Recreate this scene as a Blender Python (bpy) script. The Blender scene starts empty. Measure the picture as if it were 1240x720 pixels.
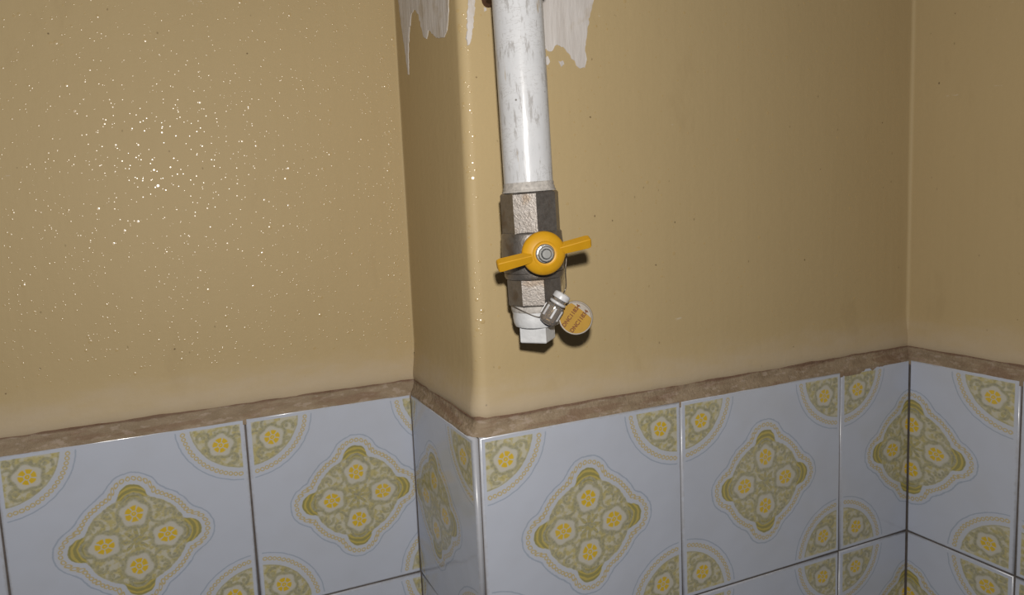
import bpy, bmesh, math, random
from mathutils import Vector, Matrix, noise as mnoise
from mathutils.geometry import delaunay_2d_cdt

random.seed(7)
scene = bpy.context.scene
COL = scene.collection

# ------------------------------------------------------------------ camera
CAM = Vector((-0.1551, -0.3740, 0.1384))
RIGHT = Vector((0.9284, -0.3680, -0.0514))
UP = Vector((0.0879, 0.0832, 0.9926))
FWD = Vector((0.3610, 0.9261, -0.1096))
cd = bpy.data.cameras.new('camera')
cam = bpy.data.objects.new('camera', cd)
COL.objects.link(cam)
m3 = Matrix((RIGHT, UP, -FWD)).transposed()
cam.matrix_world = Matrix.Translation(CAM) @ m3.to_4x4()
cd.sensor_width = 36.0
cd.lens = 848.47 * 36.0 / 1240.0
cd.shift_x = 71.33 / 1240.0
cd.shift_y = -16.66 / 1240.0
cd.clip_start = 0.01
scene.camera = cam

# ------------------------------------------------------------------ world: a dim room
w = bpy.data.worlds.new('dim_room')
scene.world = w
w.use_nodes = True
bg = w.node_tree.nodes['Background']
bg.inputs[0].default_value = (0.85, 0.87, 1.0, 1)
bg.inputs[1].default_value = 0.035

# ------------------------------------------------------------------ the camera flash
fl = bpy.data.lights.new('camera_flash', 'SPOT')
fl.energy = 6.9
fl.color = (1.0, 0.955, 0.90)
fl.spot_size = math.radians(165)
fl.spot_blend = 0.55
fl.shadow_soft_size = 0.008
flash = bpy.data.objects.new('camera_flash', fl)
COL.objects.link(flash)
flash.matrix_world = Matrix.Translation(CAM + UP * 0.047 + RIGHT * 0.008) @ m3.to_4x4()

vs = scene.view_settings
vs.view_transform = 'Standard'
vs.look = 'None'
vs.exposure = 0.0
vs.gamma = 1.0
vs.use_curve_mapping = False


# ------------------------------------------------------------------ helpers: node maths
def s2l(c):
    return tuple((x / 255 / 12.92 if x / 255 <= 0.04045 else ((x / 255 + 0.055) / 1.055) ** 2.4) for x in c) + (1.0,)


class E:
    """a scalar socket with operators"""
    tree = None

    def __init__(self, s):
        self.s = s

    @staticmethod
    def op(name, *a):
        n = E.tree.nodes.new('ShaderNodeMath')
        n.operation = name
        for i, x in enumerate(a):
            if isinstance(x, E):
                E.tree.links.new(x.s, n.inputs[i])
            else:
                n.inputs[i].default_value = float(x)
        return E(n.outputs[0])

    def __add__(self, o): return E.op('ADD', self, o)
    def __radd__(self, o): return E.op('ADD', o, self)
    def __sub__(self, o): return E.op('SUBTRACT', self, o)
    def __rsub__(self, o): return E.op('SUBTRACT', o, self)
    def __mul__(self, o): return E.op('MULTIPLY', self, o)
    def __rmul__(self, o): return E.op('MULTIPLY', o, self)
    def __truediv__(self, o): return E.op('DIVIDE', self, o)


def eabs(x): return E.op('ABSOLUTE', x)
def emin(a, b): return E.op('MINIMUM', a, b)
def emax(a, b): return E.op('MAXIMUM', a, b)
def smin(a, b, k): return E.op('SMOOTH_MIN', a, b, k)
def elen(x, y): return E.op('SQRT', x * x + y * y)
def ang(y, x): return E.op('ARCTAN2', y, x)
def cosn(a, n): return E.op('COSINE', a * n)


def below(x, edge, soft=0.004):
    """1 where x < edge, soft border"""
    n = E.tree.nodes.new('ShaderNodeMapRange')
    n.interpolation_type = 'SMOOTHSTEP'
    n.inputs['From Min'].default_value = edge - soft
    n.inputs['From Max'].default_value = edge + soft
    n.inputs['To Min'].default_value = 1
    n.inputs['To Max'].default_value = 0
    E.tree.links.new(x.s, n.inputs['Value'])
    return E(n.outputs[0])


def above(x, edge, soft=0.004):
    return 1 - below(x, edge, soft)


def mixc(fac, a, b):
    n = E.tree.nodes.new('ShaderNodeMix')
    n.data_type = 'RGBA'
    for sock, v in ((n.inputs[0], fac), (n.inputs[6], a), (n.inputs[7], b)):
        if isinstance(v, E):
            E.tree.links.new(v.s, sock)
        elif isinstance(v, bpy.types.NodeSocket):
            E.tree.links.new(v, sock)
        elif isinstance(v, (int, float)):
            sock.default_value = v
        else:
            sock.default_value = v if len(v) == 4 else tuple(v) + (1.0,)
    return n.outputs[2]


def coords(kind='Object', scale=(1, 1, 1), rot=(0, 0, 0)):
    tc = E.tree.nodes.new('ShaderNodeTexCoord')
    mp = E.tree.nodes.new('ShaderNodeMapping')
    mp.inputs['Scale'].default_value = scale
    mp.inputs['Rotation'].default_value = rot
    E.tree.links.new(tc.outputs[kind], mp.inputs[0])
    return mp.outputs[0]


def noise(vec, scale, detail=3, rough=0.55):
    n = E.tree.nodes.new('ShaderNodeTexNoise')
    n.inputs['Scale'].default_value = scale
    n.inputs['Detail'].default_value = detail
    n.inputs['Roughness'].default_value = rough
    E.tree.links.new(vec, n.inputs['Vector'])
    return E(n.outputs[0])


def voronoi(vec, scale, randomness=1.0):
    n = E.tree.nodes.new('ShaderNodeTexVoronoi')
    n.inputs['Scale'].default_value = scale
    n.inputs['Randomness'].default_value = randomness
    E.tree.links.new(vec, n.inputs['Vector'])
    return E(n.outputs['Distance']), n.outputs['Color']


def red(col):
    n = E.tree.nodes.new('ShaderNodeSeparateColor')
    E.tree.links.new(col, n.inputs[0])
    return E(n.outputs[0])


def new_mat(name):
    m = bpy.data.materials.new(name)
    m.use_nodes = True
    E.tree = m.node_tree
    return m, m.node_tree.nodes['Principled BSDF']


def put(sock, v):
    if isinstance(v, E):
        E.tree.links.new(v.s, sock)
    elif isinstance(v, bpy.types.NodeSocket):
        E.tree.links.new(v, sock)
    else:
        sock.default_value = v


def bump(b, h, strength, dist):
    n = E.tree.nodes.new('ShaderNodeBump')
    n.inputs['Strength'].default_value = strength
    n.inputs['Distance'].default_value = dist
    E.tree.links.new(h.s, n.inputs['Height'])
    E.tree.links.new(n.outputs[0], b.inputs['Normal'])


# ------------------------------------------------------------------ materials
PAINT = (0.470, 0.345, 0.165)


def mat_paint():
    m, b = new_mat('ochre_gloss_paint')
    v = coords('Object')
    big = noise(v, 9, 3)
    streak = noise(coords('Object', (1, 1, 0.05)), 160, 3)
    fine = noise(v, 320, 2)
    f = (big - 0.5) * 0.30 + (streak - 0.5) * 0.16 + (fine - 0.5) * 0.10 + 0.5
    c = mixc(f, (0.424, 0.322, 0.169, 1), (0.526, 0.408, 0.224, 1))
    # tiny dirt specks
    d, col = voronoi(v, 62)
    speck = below(d + (noise(v, 500, 2) - 0.5) * 0.10, 0.028, 0.018) * above(red(col), 0.50, 0.01)
    c = mixc(speck * 0.75, c, (0.10, 0.065, 0.03, 1))
    d2, col2 = voronoi(coords('Object', (1, 1, 0.6)), 105)
    speck2 = below(d2 + (noise(v, 700, 2) - 0.5) * 0.12, 0.045, 0.025) * above(red(col2), 0.66, 0.01)
    c = mixc(speck2 * 0.5, c, (0.17, 0.115, 0.055, 1))
    scuff = above(noise(coords('Object', (0.35, 0.35, 1.3), (0.2, 0.35, 0.1)), 75, 5, 0.7), 0.715, 0.02)
    c = mixc(scuff * 0.45, c, (0.62, 0.55, 0.44, 1))
    # long faint smudges
    sm = above(noise(coords('Object', (1, 1, 0.35), (0, 0.5, 0)), 30, 5, 0.65), 0.66, 0.06)
    c = mixc(sm * 0.10, c, (0.25, 0.17, 0.08, 1))
    # dust gathered on the swelling just above the tiles
    g = E.tree.nodes.new('ShaderNodeSeparateXYZ')
    tc = E.tree.nodes.new('ShaderNodeTexCoord')
    E.tree.links.new(tc.outputs['Object'], g.inputs[0])
    z = E(g.outputs[2])
    dust = below(z + (noise(coords('Object', (1, 1, 3)), 38, 4) - 0.5) * 0.03, 0.024, 0.016)
    c = mixc(dust * 0.50, c, (0.52, 0.44, 0.35, 1))
    put(b.inputs['Base Color'], c)
    put(b.inputs['Roughness'], 0.55)
    put(b.inputs['Specular IOR Level'], 0.13)
    bump(b, noise(v, 190, 3) * 0.7 + streak * 0.5, 0.22, 0.0012)
    return m


def mat_plain(name, c, rough, spec=0.5, metal=0.0, var=0.15, scale=120, bumpd=0.0):
    m, b = new_mat(name)
    n = noise(coords('Object'), scale, 4)
    lo = tuple(x * (1 - var) for x in c[:3]) + (1,)
    hi = tuple(min(1, x * (1 + var)) for x in c[:3]) + (1,)
    put(b.inputs['Base Color'], mixc(n, lo, hi))
    put(b.inputs['Roughness'], rough)
    put(b.inputs['Specular IOR Level'], spec)
    put(b.inputs['Metallic'], metal)
    if bumpd:
        bump(b, noise(coords('Object'), scale * 2, 4), 0.6, bumpd)
    return m


def flower(x, y, sx=1.0):
    """a little rosette: returns masks (gold, cream petals, olive calyx)"""
    x = x * sx
    r = elen(x, y)
    a = ang(y, x)
    gaps = above(cosn(a, 6), -0.80, 0.22)
    gold = above(r, 0.0145, 0.0025) * below(r, 0.0355, 0.0035) * gaps
    gold = emax(gold, below(r, 0.0102, 0.0022) * above(r, 0.0025, 0.002))
    rr = r - 0.0045 * cosn(a, 5)
    return gold, below(rr, 0.054, 0.006), below(rr, 0.069, 0.006)


def curl(x, y, cx, cy, r, wdt, a0, a1):
    """an open ring (scroll), gap between the angles a0..a1 left out"""
    X, Y = x - cx, y - cy
    d = eabs(elen(X, Y) - r)
    t = ang(Y, X)
    gap = above(t, a0, 0.2) * below(t, a1, 0.2)
    return below(d, wdt, 0.004) * (1 - gap)


def blob(x, y, cx, cy, r):
    return below(elen(x - cx, y - cy), r, 0.004)


def mat_tile():
    m, b = new_mat('glazed_tile_with_ochre_print')
    uv = E.tree.nodes.new('ShaderNodeUVMap')
    uv.uv_map = 'UVMap'
    sp = E.tree.nodes.new('ShaderNodeSeparateXYZ')
    E.tree.links.new(uv.outputs[0], sp.inputs[0])
    u, v = E(sp.outputs[0]), E(sp.outputs[1])
    oi = E.tree.nodes.new('ShaderNodeObjectInfo')
    rnd = E(oi.outputs['Random'])
    cv = E.tree.nodes.new('ShaderNodeCombineXYZ')
    E.tree.links.new(u.s, cv.inputs[0])
    E.tree.links.new(v.s, cv.inputs[1])
    E.tree.links.new((rnd * 9).s, cv.inputs[2])
    uvv = cv.outputs[0]
    wob = noise(uvv, 26, 2)
    x0, y0 = (u - 0.5 + (wob - 0.5) * 0.014) * 0.96, (v - 0.5 + (noise(uvv, 31, 2) - 0.5) * 0.014) * 0.96
    WHITE = (0.520, 0.555, 0.640, 1)
    CREAM = (0.545, 0.520, 0.410, 1)
    KHAKI = (0.400, 0.360, 0.170, 1)
    OLIVE = mixc(above(noise(uvv, 90, 3), 0.46, 0.12), (0.300, 0.290, 0.205, 1), (0.405, 0.380, 0.235, 1))
    GOLD = (0.640, 0.420, 0.018, 1)
    BEAD = (0.520, 0.400, 0.150, 1)
    BLUE = (0.330, 0.385, 0.470, 1)
    mott = noise(uvv, 34, 3)
    # ---- centre medallion
    X, Y = eabs(x0), eabs(y0)
    a, bb = emax(X, Y), emin(X, Y)
    d = smin(elen(x0, y0) - 0.203, elen(a - 0.206, bb) - 0.056, 0.030)
    ch = noise(uvv, 60, 2)
    c = mixc(below(d, 0.042, 0.004) * 0.16, WHITE, CREAM)
    c = mixc(below(eabs(d - 0.054), 0.0030, 0.0022) * 0.80, c, BLUE)
    # beads along the rim: rings of a fixed pitch by polar angle
    ta = ang(y0, x0) * (76 / (2 * math.pi))
    fr = E.op('FRACT', ta + 100) - 0.5
    bx = fr * (elen(x0, y0) * (2 * math.pi / 76))
    ring = below(eabs(elen(bx, d - 0.027) - 0.0078), 0.0026, 0.0020)
    c = mixc(ring * 0.85, c, BEAD)
    inside = below(d, 0.0, 0.003)
    fill = mixc(above(mott, 0.50, 0.10), CREAM, mixc(above(ch, 0.56, 0.08), (0.500, 0.440, 0.210, 1), KHAKI))
    c = mixc(inside, c, fill)
    c = mixc(below(eabs(d + 0.005), 0.0035, 0.0025) * 0.55, c, OLIVE)
    # scrolls in the four diagonals
    sc = curl(a, bb, 0.142, 0.098, 0.020, 0.0062, -2.6, -1.0)
    sc = emax(sc, blob(a, bb, 0.143, 0.103, 0.0085))
    sc = emax(sc, curl(a, bb, 0.098, 0.098, 0.034, 0.0060, -0.9, 2.5))
    sc = emax(sc, blob(a, bb, 0.178, 0.079, 0.012))
    c = mixc(sc * inside * 0.90, c, OLIVE)
    # tips
    tip = above(a, 0.196, 0.006) * inside
    tipc = mixc(above(E.op('SINE', (a + bb * bb * 9) * 260), 0.25, 0.5), (0.315, 0.285, 0.110, 1), (0.50, 0.41, 0.12, 1))
    c = mixc(tip, c, tipc)
    c = mixc(below(eabs(elen(a - 0.176, bb) - 0.040), 0.006, 0.003) * inside, c, OLIVE)
    # four rosettes and the leafy middle
    g, cr, ca = flower(a - 0.124, bb, 0.92)
    c = mixc(ca * 0.9, c, OLIVE)
    c = mixc(cr, c, (0.550, 0.530, 0.455, 1))
    rad = elen(x0, y0)
    pol = ang(bb, a)
    star = below(rad - 0.022 * cosn(pol, 8), 0.040, 0.006)
    c = mixc(star * (1 - cr), c, mixc(above(ch, 0.5, 0.05), OLIVE, (0.43, 0.38, 0.17, 1)))
    c = mixc(g, c, mixc(mott, GOLD, (0.70, 0.50, 0.06, 1)))
    # ---- quarter medallions in the corners
    CX, CY = 0.5 - eabs(u - 0.5) + (wob - 0.5) * 0.010, 0.5 - eabs(v - 0.5) + (mott - 0.5) * 0.006
    lim = emin(0.5 - eabs(u - 0.5), 0.5 - eabs(v - 0.5))
    ok = above(lim, 0.021, 0.0025)
    p, q = emax(CX, CY), emin(CX, CY)
    r = elen(CX, CY)
    c = mixc(below(r, 0.285, 0.004) * 0.16 * ok, c, CREAM)
    c = mixc(below(eabs(r - 0.302), 0.0028, 0.0022) * 0.8 * ok, c, BLUE)
    tb = ang(CY, CX) * (76 / (2 * math.pi))
    fb = (E.op('FRACT', tb + 100) - 0.5) * (r * (2 * math.pi / 76))
    ringb = below(eabs(elen(fb, r - 0.272) - 0.0080), 0.0026, 0.0020)
    c = mixc(ringb * 0.85 * ok, c, BEAD)
    ins = below(r, 0.240, 0.003) * ok
    c = mixc(ins, c, fill)
    c = mixc(below(eabs(r - 0.237), 0.0035, 0.0025) * 0.6 * ok, c, OLIVE)
    sk = curl(p, q, 0.186, 0.068, 0.026, 0.0075, 0.6, 2.2)
    sk = emax(sk, blob(p, q, 0.182, 0.062, 0.010))
    sk = emax(sk, curl(p, q, 0.100, 0.040, 0.032, 0.006, -2.0, 0.0))
    sk = emax(sk, blob(p, q, 0.185, 0.128, 0.012))
    sk = emax(sk, blob(p, q, 0.040, 0.040, 0.016))
    c = mixc(sk * ins * 0.92, c, OLIVE)
    k = 0.70710678
    fx, fy = (CX + CY) * k - 0.158, (CY - CX) * k
    g2, cr2, ca2 = flower(fx, fy, 1.0)
    c = mixc(ca2 * ins, c, OLIVE)
    c = mixc(cr2 * ins, c, (0.550, 0.530, 0.455, 1))
    c = mixc(g2 * ok, c, mixc(mott, GOLD, (0.70, 0.50, 0.06, 1)))
    # faint handling marks and a dirty rim next to the joints
    rim = below(lim + (noise(uvv, 40, 3) - 0.5) * 0.02, 0.006, 0.006)
    c = mixc(rim * 0.35, c, (0.30, 0.27, 0.23, 1))
    grime = above(noise(uvv, 5, 4), 0.55, 0.15)
    c = mixc(grime * 0.07, c, (0.36, 0.34, 0.30, 1))
    put(b.inputs['Base Color'], c)
    put(b.inputs['Roughness'], rim * 0.14 + 0.13)
    put(b.inputs['IOR'], 1.55)
    bump(b, noise(uvv, 3.5, 2), 0.05, 0.02)
    return m


def mat_mortar():
    m, b = new_mat('brown_smeared_mortar')
    v = coords('Object', (1, 1, 3))
    n = noise(v, 55, 5, 0.6)
    c = mixc(n, (0.180, 0.128, 0.078, 1), (0.425, 0.335, 0.235, 1))
    c = mixc(above(noise(v, 130, 3), 0.60, 0.06) * 0.5, c, (0.47, 0.38, 0.31, 1))
    c = mixc(above(noise(coords('Object', (1, 1, 6)), 24, 4), 0.56, 0.05) * 0.40, c, (0.20, 0.110, 0.070, 1))
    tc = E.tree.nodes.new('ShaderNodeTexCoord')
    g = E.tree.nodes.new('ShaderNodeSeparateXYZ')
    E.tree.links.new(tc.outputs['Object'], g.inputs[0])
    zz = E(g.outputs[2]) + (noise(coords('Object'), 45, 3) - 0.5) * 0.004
    c = mixc(above(zz, 0.0088, 0.0008) * 0.7, c, (0.16, 0.085, 0.055, 1))  # top crack: reddish dirt and shade put into the colour, no recess
    put(b.inputs['Base Color'], c)
    put(b.inputs['Roughness'], 0.75)
    put(b.inputs['Specular IOR Level'], 0.2)
    bump(b, noise(coords('Object'), 230, 5, 0.7), 0.8, 0.002)
    return m


def mat_plasterpatch():
    m, b = new_mat('bare_white_filler')
    s = noise(coords('Object', (1, 1, 0.12)), 210, 4, 0.65)
    c = mixc(s, (0.420, 0.375, 0.335, 1), (0.760, 0.735, 0.720, 1))
    c = mixc(above(noise(coords('Object'), 60, 4), 0.60, 0.07) * 0.35, c, (0.42, 0.33, 0.20, 1))
    put(b.inputs['Base Color'], c)
    put(b.inputs['Roughness'], 0.75)
    put(b.inputs['Specular IOR Level'], 0.25)
    bump(b, s, 0.5, 0.0015)
    return m


def mat_pipe():
    m, b = new_mat('old_white_enamel')
    v = coords('Object')
    c = mixc(noise(v, 60, 4), (0.500, 0.512, 0.535, 1), (0.640, 0.648, 0.660, 1))
    # greyish rubbed marks running across and down
    sc = above(noise(coords('Object', (1, 1, 0.22), (0.35, 0.75, 0.2)), 360, 4, 0.7), 0.585, 0.06)
    zone = above(noise(v, 45, 3), 0.44, 0.08)
    c = mixc(sc * zone * 0.55, c, (0.225, 0.205, 0.185, 1))
    sy = above(noise(coords('Object', (1, 1, 0.10), (-0.3, -0.45, 0)), 300, 3, 0.6), 0.70, 0.03)
    c = mixc(sy * 0.7, c, (0.36, 0.25, 0.11, 1))
    grime = below(E.op('ABSOLUTE', noise(coords('Object', (1, 1, 3)), 150, 4) - 0.5), 0.012, 0.012) * above(noise(v, 60, 2), 0.5, 0.08)
    c = mixc(grime * 0.35, c, (0.24, 0.22, 0.20, 1))
    d, col = voronoi(v, 120)
    c = mixc(below(d, 0.07, 0.03) * above(red(col), 0.8, 0.01) * 0.8, c, (0.10, 0.08, 0.06, 1))
    put(b.inputs['Base Color'], c)
    put(b.inputs['Roughness'], 0.25)
    put(b.inputs['Specular IOR Level'], 0.32)
    bump(b, noise(coords('Object', (1, 1, 0.2)), 210, 3), 0.25, 0.0008)
    return m


def mat_valve_metal():
    m, b = new_mat('tarnished_plated_brass')
    v = coords('Object')
    c = mixc(noise(v, 300, 4, 0.7), (0.165, 0.138, 0.112, 1), (0.380, 0.358, 0.340, 1))
    c = mixc(above(noise(v, 75, 4), 0.60, 0.05) * 0.55, c, (0.16, 0.105, 0.055, 1))
    put(b.inputs['Base Color'], c)
    put(b.inputs['Metallic'], 0.85)
    put(b.inputs['Roughness'], noise(v, 500, 3) * 0.25 + 0.33)
    bump(b, noise(v, 900, 3), 0.35, 0.0004)
    return m


def mat_yellow():
    m, b = new_mat('yellow_lacquer')
    v = coords('Object')
    c = mixc(noise(v, 130, 4), (0.450, 0.220, 0.006, 1), (0.590, 0.315, 0.014, 1))
    c = mixc(above(noise(v, 260, 4, 0.7), 0.66, 0.04) * 0.5, c, (0.34, 0.19, 0.04, 1))
    put(b.inputs['Base Color'], c)
    put(b.inputs['Roughness'], 0.42)
    put(b.inputs['Specular IOR Level'], 0.35)
    return m


def mat_clear(name, c, rough, trans):
    m, b = new_mat(name)
    n = noise(coords('Object'), 240, 3)
    put(b.inputs['Base Color'], mixc(n, tuple(x * 0.8 for x in c) + (1,), tuple(min(1, x * 1.2) for x in c) + (1,)))
    put(b.inputs['Roughness'], rough)
    put(b.inputs['Transmission Weight'], trans)
    put(b.inputs['IOR'], 1.49)
    return m


M = {
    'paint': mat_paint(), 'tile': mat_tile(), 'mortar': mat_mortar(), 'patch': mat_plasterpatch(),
    'pipe': mat_pipe(), 'valve': mat_valve_metal(), 'yellow': mat_yellow(),
    'grout': mat_plain('dirty_grout', (0.125, 0.108, 0.098), 0.9, 0.1, 0, 0.5, 160),
    'nib': mat_plain('paint_nib_gloss', (0.500, 0.370, 0.180), 0.23, 1.0, 0, 0.1),
    'seal_tape': mat_plain('grimy_sealant', (0.430, 0.405, 0.375), 0.6, 0.3, 0, 0.6, 420, 0.0006),
    'white': mat_plain('thick_white_paint', (0.600, 0.610, 0.620), 0.40, 0.4, 0, 0.22, 170, 0.0006),
    'rust': mat_plain('rusty_steel', (0.105, 0.052, 0.030), 0.7, 0.3, 0.2, 0.5, 260, 0.0006),
    'zinc': mat_plain('zinc_plated_steel', (0.520, 0.520, 0.500), 0.30, 0.5, 0.9, 0.25, 400),
    'dark': mat_plain('dark_gap', (0.02, 0.015, 0.01), 0.8, 0.2),
    'wire': mat_plain('thin_steel_wire', (0.24, 0.21, 0.18), 0.4, 0.5, 0.8),
    'clear': mat_clear('cloudy_clear_plastic', (0.42, 0.34, 0.23), 0.38, 0.70),
    'sealgrey': mat_clear('smoky_clear_plastic', (0.50, 0.46, 0.42), 0.12, 0.75),
    'sealcap': mat_plain('pale_grey_plastic', (0.52, 0.52, 0.53), 0.35, 0.5, 0, 0.2, 300),
    'label': mat_plain('yellow_tag_paper', (0.330, 0.178, 0.003), 0.55, 0.25, 0, 0.15, 260),
    'ink': mat_plain('brown_ink', (0.150, 0.050, 0.012), 0.6, 0.2),
    'brass': mat_plain('brass_rotor', (0.45, 0.30, 0.12), 0.4, 0.5, 0.7),
}


# ------------------------------------------------------------------ helpers: objects
def link(name, me, mat=None, parent=None, smooth=None):
    if mat is not None and not me.materials:
        me.materials.append(mat)
    o = bpy.data.objects.new(name, me)
    COL.objects.link(o)
    if parent is not None:
        o.parent = parent
    return o


def from_bm(name, bm, mat, parent=None, angle=35):
    me = bpy.data.meshes.new(name)
    bmesh.ops.recalc_face_normals(bm, faces=bm.faces)
    for f in bm.faces:
        f.smooth = True
    lim = math.radians(angle)
    for e in bm.edges:
        if len(e.link_faces) == 2 and e.calc_face_angle(0) > lim:
            e.smooth = False
    bm.to_mesh(me)
    bm.free()
    return link(name, me, mat, parent)


def tag(o, label, cat, group=None):
    o['label'] = label
    o['category'] = cat
    if group:
        o['group'] = group
    return o


def lathe(prof, seg=48, phase=0.0, cap=True):
    """prof: (radius, z) from bottom to top; seg may be small for faceted pieces"""
    bm = bmesh.new()
    rings = []
    for r, z in prof:
        rings.append([bm.verts.new((r * math.cos(phase + 2 * math.pi * i / seg), r * math.sin(phase + 2 * math.pi * i / seg), z)) for i in range(seg)])
    for a, b in zip(rings, rings[1:]):
        for i in range(seg):
            bm.faces.new((a[i], a[(i + 1) % seg], b[(i + 1) % seg], b[i]))
    if cap:
        bm.faces.new(rings[0][::-1])
        bm.faces.new(rings[-1])
    return bm


def tube(points, rad, seg=8):
    bm = bmesh.new()
    pts = [Vector(p) for p in points]
    rings = []
    for i, p in enumerate(pts):
        t = (pts[min(i + 1, len(pts) - 1)] - pts[max(i - 1, 0)]).normalized()
        a = t.cross(Vector((0.31, 0.17, 0.93))).normalized()
        b = t.cross(a)
        rings.append([bm.verts.new(p + (a * math.cos(2 * math.pi * k / seg) + b * math.sin(2 * math.pi * k / seg)) * rad) for k in range(seg)])
    for a, b in zip(rings, rings[1:]):
        for k in range(seg):
            bm.faces.new((a[k], a[(k + 1) % seg], b[(k + 1) % seg], b[k]))
    bm.faces.new(rings[0][::-1])
    bm.faces.new(rings[-1])
    return bm


def frame(o, xaxis, zaxis):
    z = Vector(zaxis).normalized()
    x = Vector(xaxis)
    x = (x - z * x.dot(z)).normalized()
    y = z.cross(x)
    return Matrix.Translation(o) @ Matrix((x, y, z)).transposed().to_4x4()


# ------------------------------------------------------------------ the setting
D = 0.1193       # depth of the recess left of the pier
W = 0.3733       # the right wall stands here
PX = 0.006       # plaster plane of the pier's side
PY = 0.008       # plaster plane of the pier's face
LY = D + 0.008   # plaster plane of the wall left of the pier
RX = W + 0.007   # plaster plane of the right wall
ZT = 0.62


def arc(cx, cy, r, a0, a1, n):
    return [(cx + r * math.cos(math.radians(a0 + (a1 - a0) * i / n)), cy + r * math.sin(math.radians(a0 + (a1 - a0) * i / n))) for i in range(n + 1)]


def seg(p, q, step):
    n = max(1, int(math.hypot(q[0] - p[0], q[1] - p[1]) / step))
    return [(p[0] + (q[0] - p[0]) * i / n, p[1] + (q[1] - p[1]) * i / n) for i in range(n)]


def sweep(path, prof, jitter):
    """profile points (stand-off towards the room, z) carried along a plan path; room side on the path's right"""
    bm = bmesh.new()
    cols = []
    L = len(path)
    for i, p in enumerate(path):
        a, b = path[max(i - 1, 0)], path[min(i + 1, L - 1)]
        t = Vector((b[0] - a[0], b[1] - a[1])).normalized()
        n = Vector((t.y, -t.x))
        col = []
        for off, z in prof:
            do, dz = jitter(p[0], p[1], z)
            col.append(bm.verts.new((p[0] + n.x * (off + do), p[1] + n.y * (off + do), z + dz)))
        cols.append(col)
    for a, b in zip(cols, cols[1:]):
        for j in range(len(prof) - 1):
            bm.faces.new((a[j], b[j], b[j + 1], a[j + 1]))
    return bm


def wall_jit(x, y, z):
    s = mnoise.noise(Vector((x * 14, y * 14, z * 9))) * 0.0005 + mnoise.noise(Vector((x * 45, y * 45, z * 40))) * 0.00014
    e = mnoise.noise(Vector((x * 40, y * 40, 3.1))) * 0.0014 + mnoise.noise(Vector((x * 160, y * 160, 8.1))) * 0.0005 if z < 0.02 else 0
    return s, e


wall_prof = [(0.0012, 0.0075), (0.0026, 0.0095), (0.0034, 0.0125), (0.0030, 0.017), (0.0018, 0.023), (0.0007, 0.030), (0, 0.038)]
z = 0.046
while z < 0.34:
    wall_prof.append((0, z))
    z += 0.008
wall_prof += [(0, 0.40), (0, 0.5), (0, ZT)]


def build_wall(name, path):
    bm = sweep(path, wall_prof, wall_jit)
    o = from_bm(name, bm, M['paint'], angle=80)
    o['kind'] = 'structure'
    return o


fr = 0.0026
fl_r = 0.0012
left_path = seg((-0.52, LY), (PX - fl_r, LY), 0.006) + [(PX - fl_r, LY)]
er = 0.0065
back_path = ([(PX - fl_r, LY)] + arc(PX - fl_r, LY - fl_r, fl_r, 75, 0, 4)
             + seg((PX, LY - fl_r - 0.004), (PX, PY + er), 0.006)
             + arc(PX + er, PY + er, er, 180, 270, 8)
             + seg((PX + er + 0.004, PY), (RX - fr, PY), 0.006) + arc(RX - fr, PY - fr, fr, 90, 15, 6) + [(RX, PY - fr)])
right_path = [(RX, PY - fr)] + seg((RX, PY - fr - 0.004), (RX, -0.22), 0.006)
wall_left = build_wall('wall_left', left_path)
wall_back = build_wall('wall_back', back_path)
wall_right = build_wall('wall_right', right_path)


# the mortar ledge that caps the tiles
def mort_jit(x, y, z):
    q = Vector((x * 60, y * 60, z * 200))
    s = mnoise.noise(q) * 0.0008 + mnoise.noise(q * 3.1) * 0.0004
    if z < 0.0008:
        s *= 0.25
    return s, (mnoise.noise(Vector((x * 70, y * 70, 1.3))) * 0.0008 if 0.001 < z < 0.02 else 0)


def trim(name, path, stand):
    prof = [(-0.004, -0.004), (stand - 0.0003, -0.004), (stand - 0.0003, 0.0), (stand - 0.0012, 0.0016), (stand * 0.55, 0.0042), (0.0038, 0.0066), (0.0030, 0.0082), (0.0032, 0.0096), (0.0010, 0.0112), (-0.003, 0.012)]
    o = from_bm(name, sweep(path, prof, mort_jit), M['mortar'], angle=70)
    o['kind'] = 'structure'
    return o


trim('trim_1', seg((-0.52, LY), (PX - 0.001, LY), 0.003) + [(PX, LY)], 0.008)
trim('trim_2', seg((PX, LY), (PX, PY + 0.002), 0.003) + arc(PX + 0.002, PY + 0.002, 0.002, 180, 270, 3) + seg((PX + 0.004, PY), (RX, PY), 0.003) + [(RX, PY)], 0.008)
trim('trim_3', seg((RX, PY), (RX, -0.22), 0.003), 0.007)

# ------------------------------------------------------------------ tiles
TH = 0.1420      # pitch of the rows
GAP = 0.0012


def tile_mesh(wd, ht, u0, u1, v0, v1, th=0.006):
    bm = bmesh.new()
    lay = bm.loops.layers.uv.new('UVMap')
    rings = []
    for ins, y in ((0, th), (0, 0.0011), (0.00035, 0.0004), (0.0011, 0.0)):
        rings.append([bm.verts.new(c) for c in ((ins, y, ins), (wd - ins, y, ins), (wd - ins, y, ht - ins), (ins, y, ht - ins))])
    for a, b in zip(rings, rings[1:]):
        for i in range(4):
            f = bm.faces.new((a[i], a[(i + 1) % 4], b[(i + 1) % 4], b[i]))
            f.smooth = True
    bm.faces.new(rings[-1])
    bm.faces.new(rings[0][::-1])
    for f in bm.faces:
        for l in f.loops:
            l[lay].uv = (u0 + (u1 - u0) * l.vert.co.x / wd, v0 + (v1 - v0) * l.vert.co.z / ht)
    me = bpy.data.meshes.new('tile')
    bm.to_mesh(me)
    bm.free()
    me.materials.append(M['tile'])
    return me


_tm = {}


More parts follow.
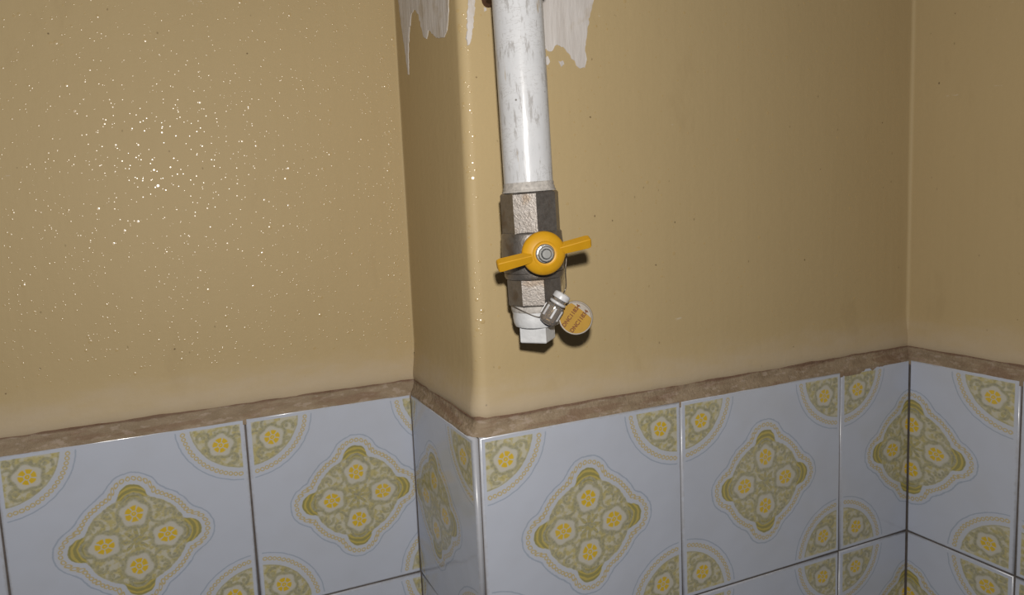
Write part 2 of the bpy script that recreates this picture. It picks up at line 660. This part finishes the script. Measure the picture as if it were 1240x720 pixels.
def tile(parent, org, ax, x0, x1, row, u0=0.0, u1=1.0, th=0.006):
    """a tile between x0 and x1 (along the wall) in the given row; org, ax: frame of the wall's tiled face"""
    wd = x1 - x0 - GAP
    ht = TH - GAP
    key = (round(wd, 5), u0, u1, th)
    if key not in _tm:
        _tm[key] = tile_mesh(wd, ht, u0, u1, 0, 1, th)
    o = bpy.data.objects.new('tile', _tm[key])
    COL.objects.link(o)
    rz = Matrix.Rotation(ax, 4, 'Z')
    wob = Matrix.Rotation(random.gauss(0, 0.0018), 4, 'Z') @ Matrix.Rotation(random.gauss(0, 0.0018), 4, 'X')
    o.matrix_world = Matrix.Translation(org) @ rz @ Matrix.Translation((x0 + GAP / 2, random.uniform(0, 0.00025), -TH * (row + 1) + GAP / 2 + 0.0006)) @ wob
    o.parent = parent
    return o


SX = -0.0020     # tiled face of the pier's side
ROWS = 3
for row in range(ROWS):
    lo = Vector((0, D, 0))
    for x0, x1, u0, u1 in ((-0.4215, -0.2720, 0, 1), (-0.2720, -0.1222, 0, 1), (-0.1222, SX + 0.0008, 0, 0.805)):
        tile(wall_left, lo, 0, x0, x1, row, u0, u1)
    so = Vector((SX, D, 0))
    tile(wall_back, so, -math.pi / 2, 0.0002, D + 0.0004, row, 0.213, 1, th=0.0036)
    bo = Vector((0, 0, 0))
    for x0, x1, u0, u1 in ((0.0020, 0.1502, 0, 1), (0.1502, 0.2992, 0, 1), (0.2992, W + 0.0007, 0, 0.49)):
        tile(wall_back, bo, 0, x0, x1, row, u0, u1)
    ro = Vector((W, 0, 0))
    for x0, x1, u0, u1 in ((-0.0003, 0.0785, 0.485, 1), (0.0785, 0.2285, 0, 1)):
        tile(wall_right, ro, -math.pi / 2, x0, x1, row, u0, u1)


def slab(name, corners, parent):
    """the grout bed behind the tiles: a box given by its plan corners"""
    bm = bmesh.new()
    zb, zt = -TH * ROWS + 0.001, 0.0
    b = [bm.verts.new((x, y, zb)) for x, y in corners]
    t = [bm.verts.new((x, y, zt)) for x, y in corners]
    n = len(corners)
    for i in range(n):
        bm.faces.new((b[i], b[(i + 1) % n], t[(i + 1) % n], t[i]))
    bm.faces.new(b[::-1])
    bm.faces.new(t)
    return from_bm(name, bm, M['grout'], parent)


g = 0.0014
slab('grout_bed', [(-0.43, D + g), (0.03, D + g), (0.03, D + 0.03), (-0.43, D + 0.03)], wall_left)
slab('grout_bed', [(SX + g, D), (SX + g, g), (W + g, g), (W + g, 0.03), (0.03, 0.03), (0.03, D)], wall_back)
slab('grout_bed', [(W + g, g), (W + g, -0.2285), (W + 0.03, -0.2285), (W + 0.03, g)], wall_right)


# ------------------------------------------------------------------ scraped patches of bare filler at the top of the pier
def patch(outline, plane, out, parent, seed):
    """outline: (along, z) on the plaster; a thin skin with a ragged edge"""
    pts = []
    n = len(outline)
    for i in range(n):
        a, b = Vector(outline[i]), Vector(outline[(i + 1) % n])
        k = max(1, int((b - a).length / 0.0012))
        for j in range(k):
            p = a.lerp(b, j / k)
            q = Vector((p.x * 420, p.y * 420, seed))
            pts.append((p.x + mnoise.noise(q) * 0.0009, p.y + mnoise.noise(q + Vector((9, 4, 2))) * 0.0012))
    vv, _, ff, _, _, _ = delaunay_2d_cdt([Vector(p) for p in pts], [(i, (i + 1) % len(pts)) for i in range(len(pts))], [], 1, 1e-7)
    bm = bmesh.new()
    lo = [bm.verts.new(plane(p.x, p.y, -0.0012)) for p in vv]
    hi = [bm.verts.new(plane(p.x, p.y, out)) for p in vv]
    edges = {}
    for f in ff:
        bm.faces.new([hi[k] for k in f])
        for k in range(len(f)):
            a, b = f[k], f[(k + 1) % len(f)]
            edges[(a, b)] = edges.get((a, b), 0) + 1
    for a, b in edges:
        if (b, a) not in edges:
            bm.faces.new((hi[a], lo[a], lo[b], hi[b]))
    for v in [v for v in bm.verts if not v.link_faces]:
        bm.verts.remove(v)
    return from_bm('bare_filler_patch', bm, M['patch'], parent)


# (filled in below with world measures taken on the plaster planes)
PATCH_SIDE = [[(0.1165, 0.320), (0.1165, 0.2853), (0.1150, 0.2755), (0.1120, 0.2650), (0.1105, 0.2570), (0.1070, 0.2470), (0.1042, 0.2310), (0.1022, 0.2310),
               (0.1010, 0.2460), (0.0985, 0.2525), (0.0955, 0.2600), (0.0890, 0.2690), (0.0830, 0.2700), (0.0760, 0.2650), (0.0720, 0.2560), (0.0680, 0.2480), (0.0630, 0.2460), (0.0590, 0.2510),
               (0.0540, 0.2480), (0.0455, 0.2425), (0.0340, 0.2400), (0.0275, 0.2430), (0.0240, 0.2500), (0.0225, 0.2590), (0.0225, 0.320)]]
PATCH_FRONT = [[(0.0125, 0.300), (0.0120, 0.2560), (0.0108, 0.2440), (0.0098, 0.2350), (0.0103, 0.2300), (0.0122, 0.2315), (0.0140, 0.2385), (0.0158, 0.2510), (0.0168, 0.2570), (0.0190, 0.300)],
               [(0.0430, 0.300), (0.0430, 0.2330), (0.0560, 0.2300), (0.0625, 0.2285), (0.0650, 0.2280), (0.0690, 0.2325), (0.0735, 0.2310), (0.0770, 0.2270), (0.0800, 0.2235), (0.0835, 0.2190),
                (0.0885, 0.2190), (0.0900, 0.2240), (0.0885, 0.2290), (0.0905, 0.2390), (0.0930, 0.2510), (0.0960, 0.2590), (0.0985, 0.300)]]
PATCH_FRONT += [[(0.0215, 0.2515), (0.0232, 0.2520), (0.0238, 0.2500), (0.0222, 0.2490)],
                [(0.0600, 0.2245), (0.0625, 0.2255), (0.0640, 0.2220), (0.0622, 0.2195), (0.0605, 0.2215)],
                [(0.0700, 0.2220), (0.0728, 0.2232), (0.0740, 0.2205), (0.0715, 0.2190)]]
for i, ol in enumerate(PATCH_SIDE):
    patch(ol, lambda a, zz, o: (PX - o - wall_jit(PX, a, zz)[0], a, zz), 0.0004, wall_back, 3.3 + i)
for i, ol in enumerate(PATCH_FRONT):
    patch(ol, lambda a, zz, o: (a, PY - o - wall_jit(a, PY, zz)[0], zz), 0.0004, wall_back, 7.7 + i)


# ------------------------------------------------------------------ nibs of dried gloss paint: thousands of tiny low domes
def nibs(name, parent, count, place, dens_seed, steer_glints=True, spread=0.078):
    rnd = random.Random(dens_seed)
    verts, faces = [], []
    for _ in range(count):
        P, N, U = place(rnd)
        V = N.cross(U)
        r = rnd.uniform(0.00035, 0.00105) * (1.7 if rnd.random() < 0.08 else 1)
        slope = min(abs(rnd.gauss(0, spread)) + 0.02, 0.6)
        h = r * slope * 0.5
        k, rg = 8, 3
        base = len(verts)
        # crowns tilted down and to one side, shaped to shift the flash's sparkles
        lean = (U * 0.012 - V * 0.030) if steer_glints else Vector((0, 0, 0))
        verts.append(P + N * h)
        for j in range(1, rg + 1):
            t = j / rg
            hh = h * (1 - t * t) - (0.00012 if j == rg else 0)
            for i in range(k):
                a = 2 * math.pi * i / k
                verts.append(P + U * (r * t * math.cos(a)) + V * (r * t * math.sin(a)) + N * (hh - (lean.dot(U) * r * t * math.cos(a) + lean.dot(V) * r * t * math.sin(a))))
        for i in range(k):
            faces.append((base, base + 1 + i, base + 1 + (i + 1) % k))
            for j in range(rg - 1):
                a = base + 1 + j * k
                faces.append((a + i, a + k + i, a + k + (i + 1) % k, a + (i + 1) % k))
    me = bpy.data.meshes.new(name)
    me.from_pydata([tuple(v) for v in verts], [], faces)
    me.polygons.foreach_set('use_smooth', [True] * len(me.polygons))
    me.update()
    o = link(name, me, M['nib'], parent)
    o['kind'] = 'stuff'
    return o


def on_left(r):
    x, zz = r.uniform(-0.34, 0.0), r.uniform(0.03, 0.36)
    s, _ = wall_jit(x, LY, zz)
    return Vector((x, LY - s, zz)), Vector((0, -1, 0)), Vector((1, 0, 0))


def on_back(r):
    x, zz = r.uniform(0.018, 0.36), r.uniform(0.03, 0.32)
    s, _ = wall_jit(x, PY, zz)
    return Vector((x, PY - s, zz)), Vector((0, -1, 0)), Vector((1, 0, 0))


nibs('paint_nibs', wall_left, 3900, on_left, 11)


def on_edge(r):
    a, zz = math.radians(r.uniform(200, 268)), r.uniform(0.03, 0.32)
    s, _ = wall_jit(PX, PY, zz)
    n = Vector((math.cos(a), math.sin(a), 0))
    return Vector((PX + er, PY + er, zz)) + n * (er + s), n, Vector((-n.y, n.x, 0))


def on_corner(r):
    x, zz = r.uniform(-0.007, 0.004), r.uniform(0.03, 0.32)
    s, _ = wall_jit(x, LY, zz)
    return Vector((x, LY - s, zz)), Vector((0, -1, 0)), Vector((1, 0, 0))


nibs('paint_nibs', wall_back, 900, on_back, 12)
nibs('paint_nibs', wall_back, 130, on_edge, 13, False, 0.16)
nibs('paint_nibs', wall_left, 150, on_corner, 14, True, 0.26)

# ------------------------------------------------------------------ the gas pipe with its valve
A0 = Vector((0.02950, -0.0280, 0.0585))
AX = Vector((-0.0254, 0.0, 1.0)).normalized()


def axis_at(z):
    return A0 + AX * ((z - A0.z) / AX.z)


LEAN = Matrix((Vector((AX.z, 0, -AX.x)), Vector((0, 1, 0)), AX)).transposed().to_4x4()


def thing(name, loc, label, cat, mat=None):
    o = bpy.data.objects.new(name, None)
    COL.objects.link(o)
    o.empty_display_size = 0.01
    o.matrix_world = Matrix.Translation(loc) @ (mat or LEAN)
    return tag(o, label, cat)


ZP = 0.1440
pipe = thing('gas_pipe', axis_at(ZP), 'scratched white painted gas pipe running down the tan wall above the valve', 'pipe')
pb = lathe([(0.0128, 0.0), (0.01345, 0.0008), (0.01345, 0.12), (0.01345, 0.30), (0.01345, 0.46)], 64)
from_bm('pipe_length', pb, M['pipe'], pipe)
# sealant squeezed out at the thread
prof = []
for i in range(9):
    t = i / 8
    prof.append((0.01365 + 0.00018 * math.sin(t * 17) + (0.0012 * (1 - t) ** 2), 0.0002 + 0.0052 * t))
prof.append((0.0130, 0.0058))
from_bm('thread_sealant', lathe(prof, 48), M['seal_tape'], pipe)

# clamp
clamp = thing('pipe_clamp', axis_at(0.2490), 'rusty brown clamp ring around the white pipe at the top edge', 'clamp')


def ring_bm(ri, ro, z0, z1, seg=48):
    bm = bmesh.new()
    R = []
    for r, zz in ((ri, z0), (ro, z0), (ro, z1), (ri, z1)):
        R.append([bm.verts.new((r * math.cos(2 * math.pi * i / seg), r * math.sin(2 * math.pi * i / seg), zz)) for i in range(seg)])
    for j in range(4):
        a, b = R[j], R[(j + 1) % 4]
        for i in range(seg):
            bm.faces.new((a[i], a[(i + 1) % seg], b[(i + 1) % seg], b[i]))
    return bm


from_bm('clamp_band', ring_bm(0.01350, 0.0158, 0, 0.013), M['rust'], clamp)
for sgn in (-1, 1):
    bm = bmesh.new()
    bmesh.ops.create_cube(bm, size=1, matrix=Matrix.Translation((sgn * 0.0195, 0, 0.0085)) @ Matrix.Diagonal((0.009, 0.006, 0.009, 1)))
    bmesh.ops.bevel(bm, geom=bm.edges, offset=0.0008, segments=2, affect='EDGES')
    ear = from_bm('clamp_ear', bm, M['rust'], clamp)
    bm = lathe([(0.0028, -0.0018), (0.0028, 0.0), (0.0022, 0.0008)], 6)
    sc = from_bm('screw_head', bm, M['rust'], ear)
    sc.matrix_local = Matrix.Translation((sgn * 0.0195, -0.0031, 0.0085)) @ Matrix.Rotation(math.radians(90), 4, 'X')
st = lathe([(0.004, 0), (0.004, 0.022)], 16)
s_o = from_bm('wall_stud', st, M['rust'], clamp)
s_o.matrix_local = Matrix.Translation((0, 0.0155, 0.0065)) @ Matrix.Rotation(math.radians(-90), 4, 'X')

# ---- valve
ZV = 0.0705
valve = thing('ball_valve', axis_at(ZV), 'tarnished metal gas ball valve with yellow butterfly handle below the white pipe', 'valve')
view_ang = math.atan2(-0.88, -0.46)          # from the pipe towards where the photographer stood


def zl(z): return (z - ZV) / AX.z


def octo(r, z0, z1, face_ang, ch=0.0009, n=8):
    return lathe([(r * 0.955, z0), (r, z0 + ch), (r, z1 - ch), (r * 0.95, z1)], n, face_ang + math.pi / n)


fa = math.radians(-118 - 10)
from_bm('octagonal_end', octo(0.0163, zl(0.1212), zl(0.1440), fa), M['valve'], valve, angle=20)
body = [(0.0150, zl(0.0968)), (0.0158, zl(0.0972)), (0.0164, zl(0.0985)), (0.0164, zl(0.1000)), (0.0166, zl(0.1008)), (0.0171, zl(0.1040)), (0.0173, zl(0.1095)), (0.0171, zl(0.1150)), (0.0167, zl(0.1190)), (0.0166, zl(0.1216)), (0.0160, zl(0.1224)), (0.0150, zl(0.1228))]
vb = from_bm('valve_body', lathe(body, 64), M['valve'], valve)
from_bm('body_groove', ring_bm(0.0155, 0.01655, zl(0.1003), zl(0.1007), 64), M['dark'], vb)
from_bm('octagonal_end', octo(0.0157, zl(0.0822), zl(0.0975), fa + math.radians(6)), M['valve'], valve, angle=20)
plugring = [(0.0108, zl(0.0697)), (0.0122, zl(0.0702)), (0.0130, zl(0.0722)), (0.0133, zl(0.0750)), (0.0132, zl(0.0772)), (0.0136, zl(0.0785)), (0.0138, zl(0.0805)), (0.0136, zl(0.0824)), (0.0120, zl(0.0828))]
plug = from_bm('end_plug', lathe(plugring, 48), M['white'], valve)
plug['label'] = 'white painted plug screwed into the lower end'
grm = [(0.01340, zl(0.0782)), (0.01385, zl(0.0790)), (0.01400, zl(0.0806)), (0.01385, zl(0.0824)), (0.0134, zl(0.0829))]
from_bm('thread_sealant', lathe(grm, 48), M['seal_tape'], plug)
sq = lathe([(0.0101, zl(0.0608)), (0.0107, zl(0.0614)), (0.0107, zl(0.0700))], 4, math.radians(-118 - 24 + 45 + 4))
from_bm('square_head', sq, M['white'], plug, angle=20)

# handle: local z = stem axis towards the room, x = along the wings
SD = Vector((-0.284, -0.959, 0.0)).normalized()
SR = Vector((0.959, -0.284, 0)).normalized()
ta = math.radians(11.5)
WX = SR * math.cos(ta) + Vector((0, 0, 1)) * math.sin(ta)
HC = Vector((0.0210, -0.0550, 0.1117))
HM = frame(HC, WX, SD)
inv = valve.matrix_world.inverted()
# stem
stem = from_bm('stem', lathe([(0.0062, -0.016), (0.0062, -0.006), (0.0048, -0.005), (0.0048, 0.0005)], 24), M['valve'], valve)
stem.matrix_local = inv @ HM
hub = [(0.0098, -0.0052), (0.0112, -0.0048), (0.0116, -0.0040), (0.0115, -0.0030), (0.0108, -0.0019), (0.0090, -0.0008), (0.0072, 0.0000), (0.0066, 0.0002), (0.0060, -0.0003), (0.0054, -0.0004), (0.0040, -0.0003)]
handle = from_bm('handle', lathe(hub, 56), M['yellow'], valve, angle=50)
handle['label'] = 'yellow butterfly handle'
handle.matrix_local = inv @ HM


def wing_bm(x0, x1, zc0, zc1, h0, h1):
    """a bar of rounded rectangular section from x0 (hub) to x1 (tip)"""
    bm = bmesh.new()
    rings = []
    xs = [0, 0.12, 0.3, 0.6, 0.88, 0.97, 1.0]
    sc = [1, 1, 1, 1, 1, 0.9, 0.66]
    for t, k in zip(xs, sc):
        x = x0 + (x1 - x0) * t
        zc = zc0 + (zc1 - zc0) * t
        h = (h0 + (h1 - h0) * t) * k
        d = 0.0023 * k
        ring = []
        for sx, sy in ((-1, -1), (1, -1), (1, 1), (-1, 1)):
            for q in range(3):
                a = math.atan2(sy, sx) + (q - 1) * math.pi / 6
                rr = 0.0004 * k
                py, pz = sy * (h - rr) + rr * math.sin(a) * 1.2, sx * (d - rr) + rr * math.cos(a) * 1.2
                tw = math.radians(30)
                ring.append((x, py * math.cos(tw) - pz * math.sin(tw), zc + py * math.sin(tw) + pz * math.cos(tw)))
        rings.append([bm.verts.new(p) for p in ring])
    for a, b in zip(rings, rings[1:]):
        n = len(a)
        for i in range(n):
            bm.faces.new((a[i], a[(i + 1) % n], b[(i + 1) % n], b[i]))
    bm.faces.new(rings[0][::-1])
    bm.faces.new(rings[-1])
    return bm


from_bm('wing', wing_bm(-0.0070, -0.0256, -0.0016, -0.0008, 0.0022, 0.0029), M['yellow'], handle, angle=24)
from_bm('wing', wing_bm(0.0085, 0.0252, -0.0036, -0.0022, 0.0023, 0.0028), M['yellow'], handle, angle=24)
bolt = from_bm('washer', lathe([(0.0050, -0.0006), (0.0050, 0.0004), (0.0046, 0.0007)], 32), M['zinc'], handle)
nut = from_bm('hex_nut', lathe([(0.0040, 0.0005), (0.0042, 0.0010), (0.0042, 0.0026), (0.0037, 0.0032), (0.0029, 0.0032), (0.0027, 0.0026)], 12, 0.3), M['zinc'], handle, angle=20)
end = from_bm('stem_end', lathe([(0.0027, 0.0), (0.0027, 0.0036), (0.0022, 0.0040)], 24), M['zinc'], handle)

# ---- security seal hanging on the valve
SC = Vector((0.0300, -0.0475, 0.0818))       # middle of the seal's body
sd = (RIGHT * 0.50 + UP * 0.86 - FWD * 0.10).normalized()
SM = frame(SC, RIGHT, sd)
seal = thing('security_seal', SC - sd * 0.0095, 'small grey plastic wire seal with round yellow tag beside the white plug', 'seal', frame((0, 0, 0), RIGHT, sd))
sb = [(0.0018, -0.0004), (0.0036, 0.0002), (0.0047, 0.0016), (0.0051, 0.0036), (0.0051, 0.0100), (0.0049, 0.0108), (0.0040, 0.0112)]
sbody = from_bm('seal_body', lathe(sb, 40), M['sealgrey'], seal, angle=50)
from_bm('rotor', lathe([(0.0024, 0.002), (0.0024, 0.0098)], 12), M['brass'], sbody)
for k in range(7):
    a = k * 2 * math.pi / 7 + 0.2
    rb = bmesh.new()
    bmesh.ops.create_cube(rb, size=1, matrix=Matrix.Rotation(a, 4, 'Z') @ Matrix.Translation((0.0051, 0, 0.0066)) @ Matrix.Diagonal((0.0007, 0.0010, 0.0060, 1)))
    from_bm('rib', rb, M['sealcap'], sbody)
from_bm('neck', lathe([(0.0034, 0.0108), (0.0034, 0.0150)], 32), M['sealgrey'], seal)
from_bm('collar', lathe([(0.0042, 0.0116), (0.0046, 0.0120), (0.0046, 0.0128), (0.0042, 0.0131)], 36), M['sealcap'], seal)
cap = from_bm('cap', lathe([(0.0040, 0.0145), (0.0046, 0.0149), (0.0046, 0.0172), (0.0041, 0.0180), (0.0030, 0.0182), (0.0028, 0.0177)], 36), M['sealcap'], seal)

TC = Vector((0.0437, -0.0455, 0.0745))
tn = (CAM - TC).normalized()
tn = (tn + RIGHT * 0.10 + UP * 0.06).normalized()
TM = frame(TC, RIGHT, tn)
sinv = seal.matrix_world.inverted()
disc = from_bm('tag_disc', lathe([(0.0088, -0.0012), (0.0093, -0.0008), (0.0094, 0.0002), (0.0091, 0.0008), (0.0086, 0.0008), (0.0084, 0.0004)], 56), M['clear'], seal, angle=50)
disc['label'] = 'round clear plastic tag with a yellow label'
disc.matrix_local = sinv @ TM


def label_bm():
    bm = bmesh.new()
    pts = []
    for i in range(64):
        a = 2 * math.pi * i / 64
        x, y = 0.0084 * math.cos(a), 0.0084 * math.sin(a)
        # the label stops short of the disc's upper right rim
        t = x * 0.62 + y * 0.78
        if t > 0.0052:
            k = t - (0.0052 + (t - 0.0052) * 0.10)
            x, y = x - 0.62 * k, y - 0.78 * k
        pts.append((x - 0.0001, y - 0.0002))
    top = [bm.verts.new((x, y, 0.00062)) for x, y in pts]
    bot = [bm.verts.new((x, y, 0.00040)) for x, y in pts]
    n = len(pts)
    bm.faces.new(top)
    bm.faces.new(bot[::-1])
    for i in range(n):
        bm.faces.new((bot[i], bot[(i + 1) % n], top[(i + 1) % n], top[i]))
    return bm


lab = from_bm('yellow_label', label_bm(), M['label'], disc)
for j, off in enumerate((0.0026, -0.0026)):
    fc = bpy.data.curves.new('printed_number', 'FONT')
    fc.body = 'DNC11834'
    fc.size = 0.0031
    fc.extrude = 0.00004
    fc.offset = 0.00010
    fc.align_x = 'CENTER'
    fc.align_y = 'CENTER'
    tmp = bpy.data.objects.new('printed_number', fc)
    COL.objects.link(tmp)
    dg = bpy.context.evaluated_depsgraph_get()
    me = bpy.data.meshes.new_from_object(tmp.evaluated_get(dg))
    bpy.data.objects.remove(tmp)
    t = link('printed_number', me, None, disc)
    me.materials.clear()
    me.materials.append(M['ink'])
    ra = math.radians(53)
    t.matrix_local = Matrix.Rotation(ra, 4, 'Z') @ Matrix.Translation((-0.0006 if j == 0 else -0.0004, off, 0.00068))
# the arm that joins the tag to the seal's body
p0 = sinv @ (TC - RIGHT * 0.0085 + UP * 0.0015)
p1 = Vector((0.0, 0.0, 0.0075))
from_bm('tag_arm', tube([p0, p0.lerp(p1, 0.5), p1], 0.0011, 10), M['clear'], seal)


def curve(pts, n=8):
    P = [Vector(p) for p in pts]
    P = [P[0] * 2 - P[1]] + P + [P[-1] * 2 - P[-2]]
    out = []
    for i in range(1, len(P) - 2):
        for k in range(n):
            t = k / n
            a, b, c, d = P[i - 1:i + 3]
            out.append(0.5 * ((2 * b) + (c - a) * t + (2 * a - 5 * b + 4 * c - d) * t * t + (3 * b - a - 3 * c + d) * t ** 3))
    out.append(P[-2])
    return out


capP = SC + sd * 0.0085
botP = SC - sd * 0.004 - RIGHT * 0.003


def around(z, a, r):
    c = axis_at(z)
    return Vector((c.x + r * math.cos(a), c.y + r * math.sin(a), c.z))


wire1 = [capP, capP + UP * 0.004 + RIGHT * 0.0015, around(0.1000, math.radians(-42), 0.0178), around(0.1075, math.radians(-38), 0.0185), around(0.1120, math.radians(-25), 0.0182), around(0.1100, math.radians(10), 0.0180)]
from_bm('seal_wire', tube([sinv @ p for p in curve(wire1)], 0.00032, 6), M['wire'], seal)
wire2 = [botP, around(0.0765, math.radians(-115), 0.0143), around(0.0800, math.radians(-150), 0.0146), around(0.0826, math.radians(-185), 0.0146), around(0.0826, math.radians(-240), 0.0146)]
from_bm('seal_wire', tube([sinv @ p for p in curve(wire2)], 0.00032, 6), M['wire'], seal)
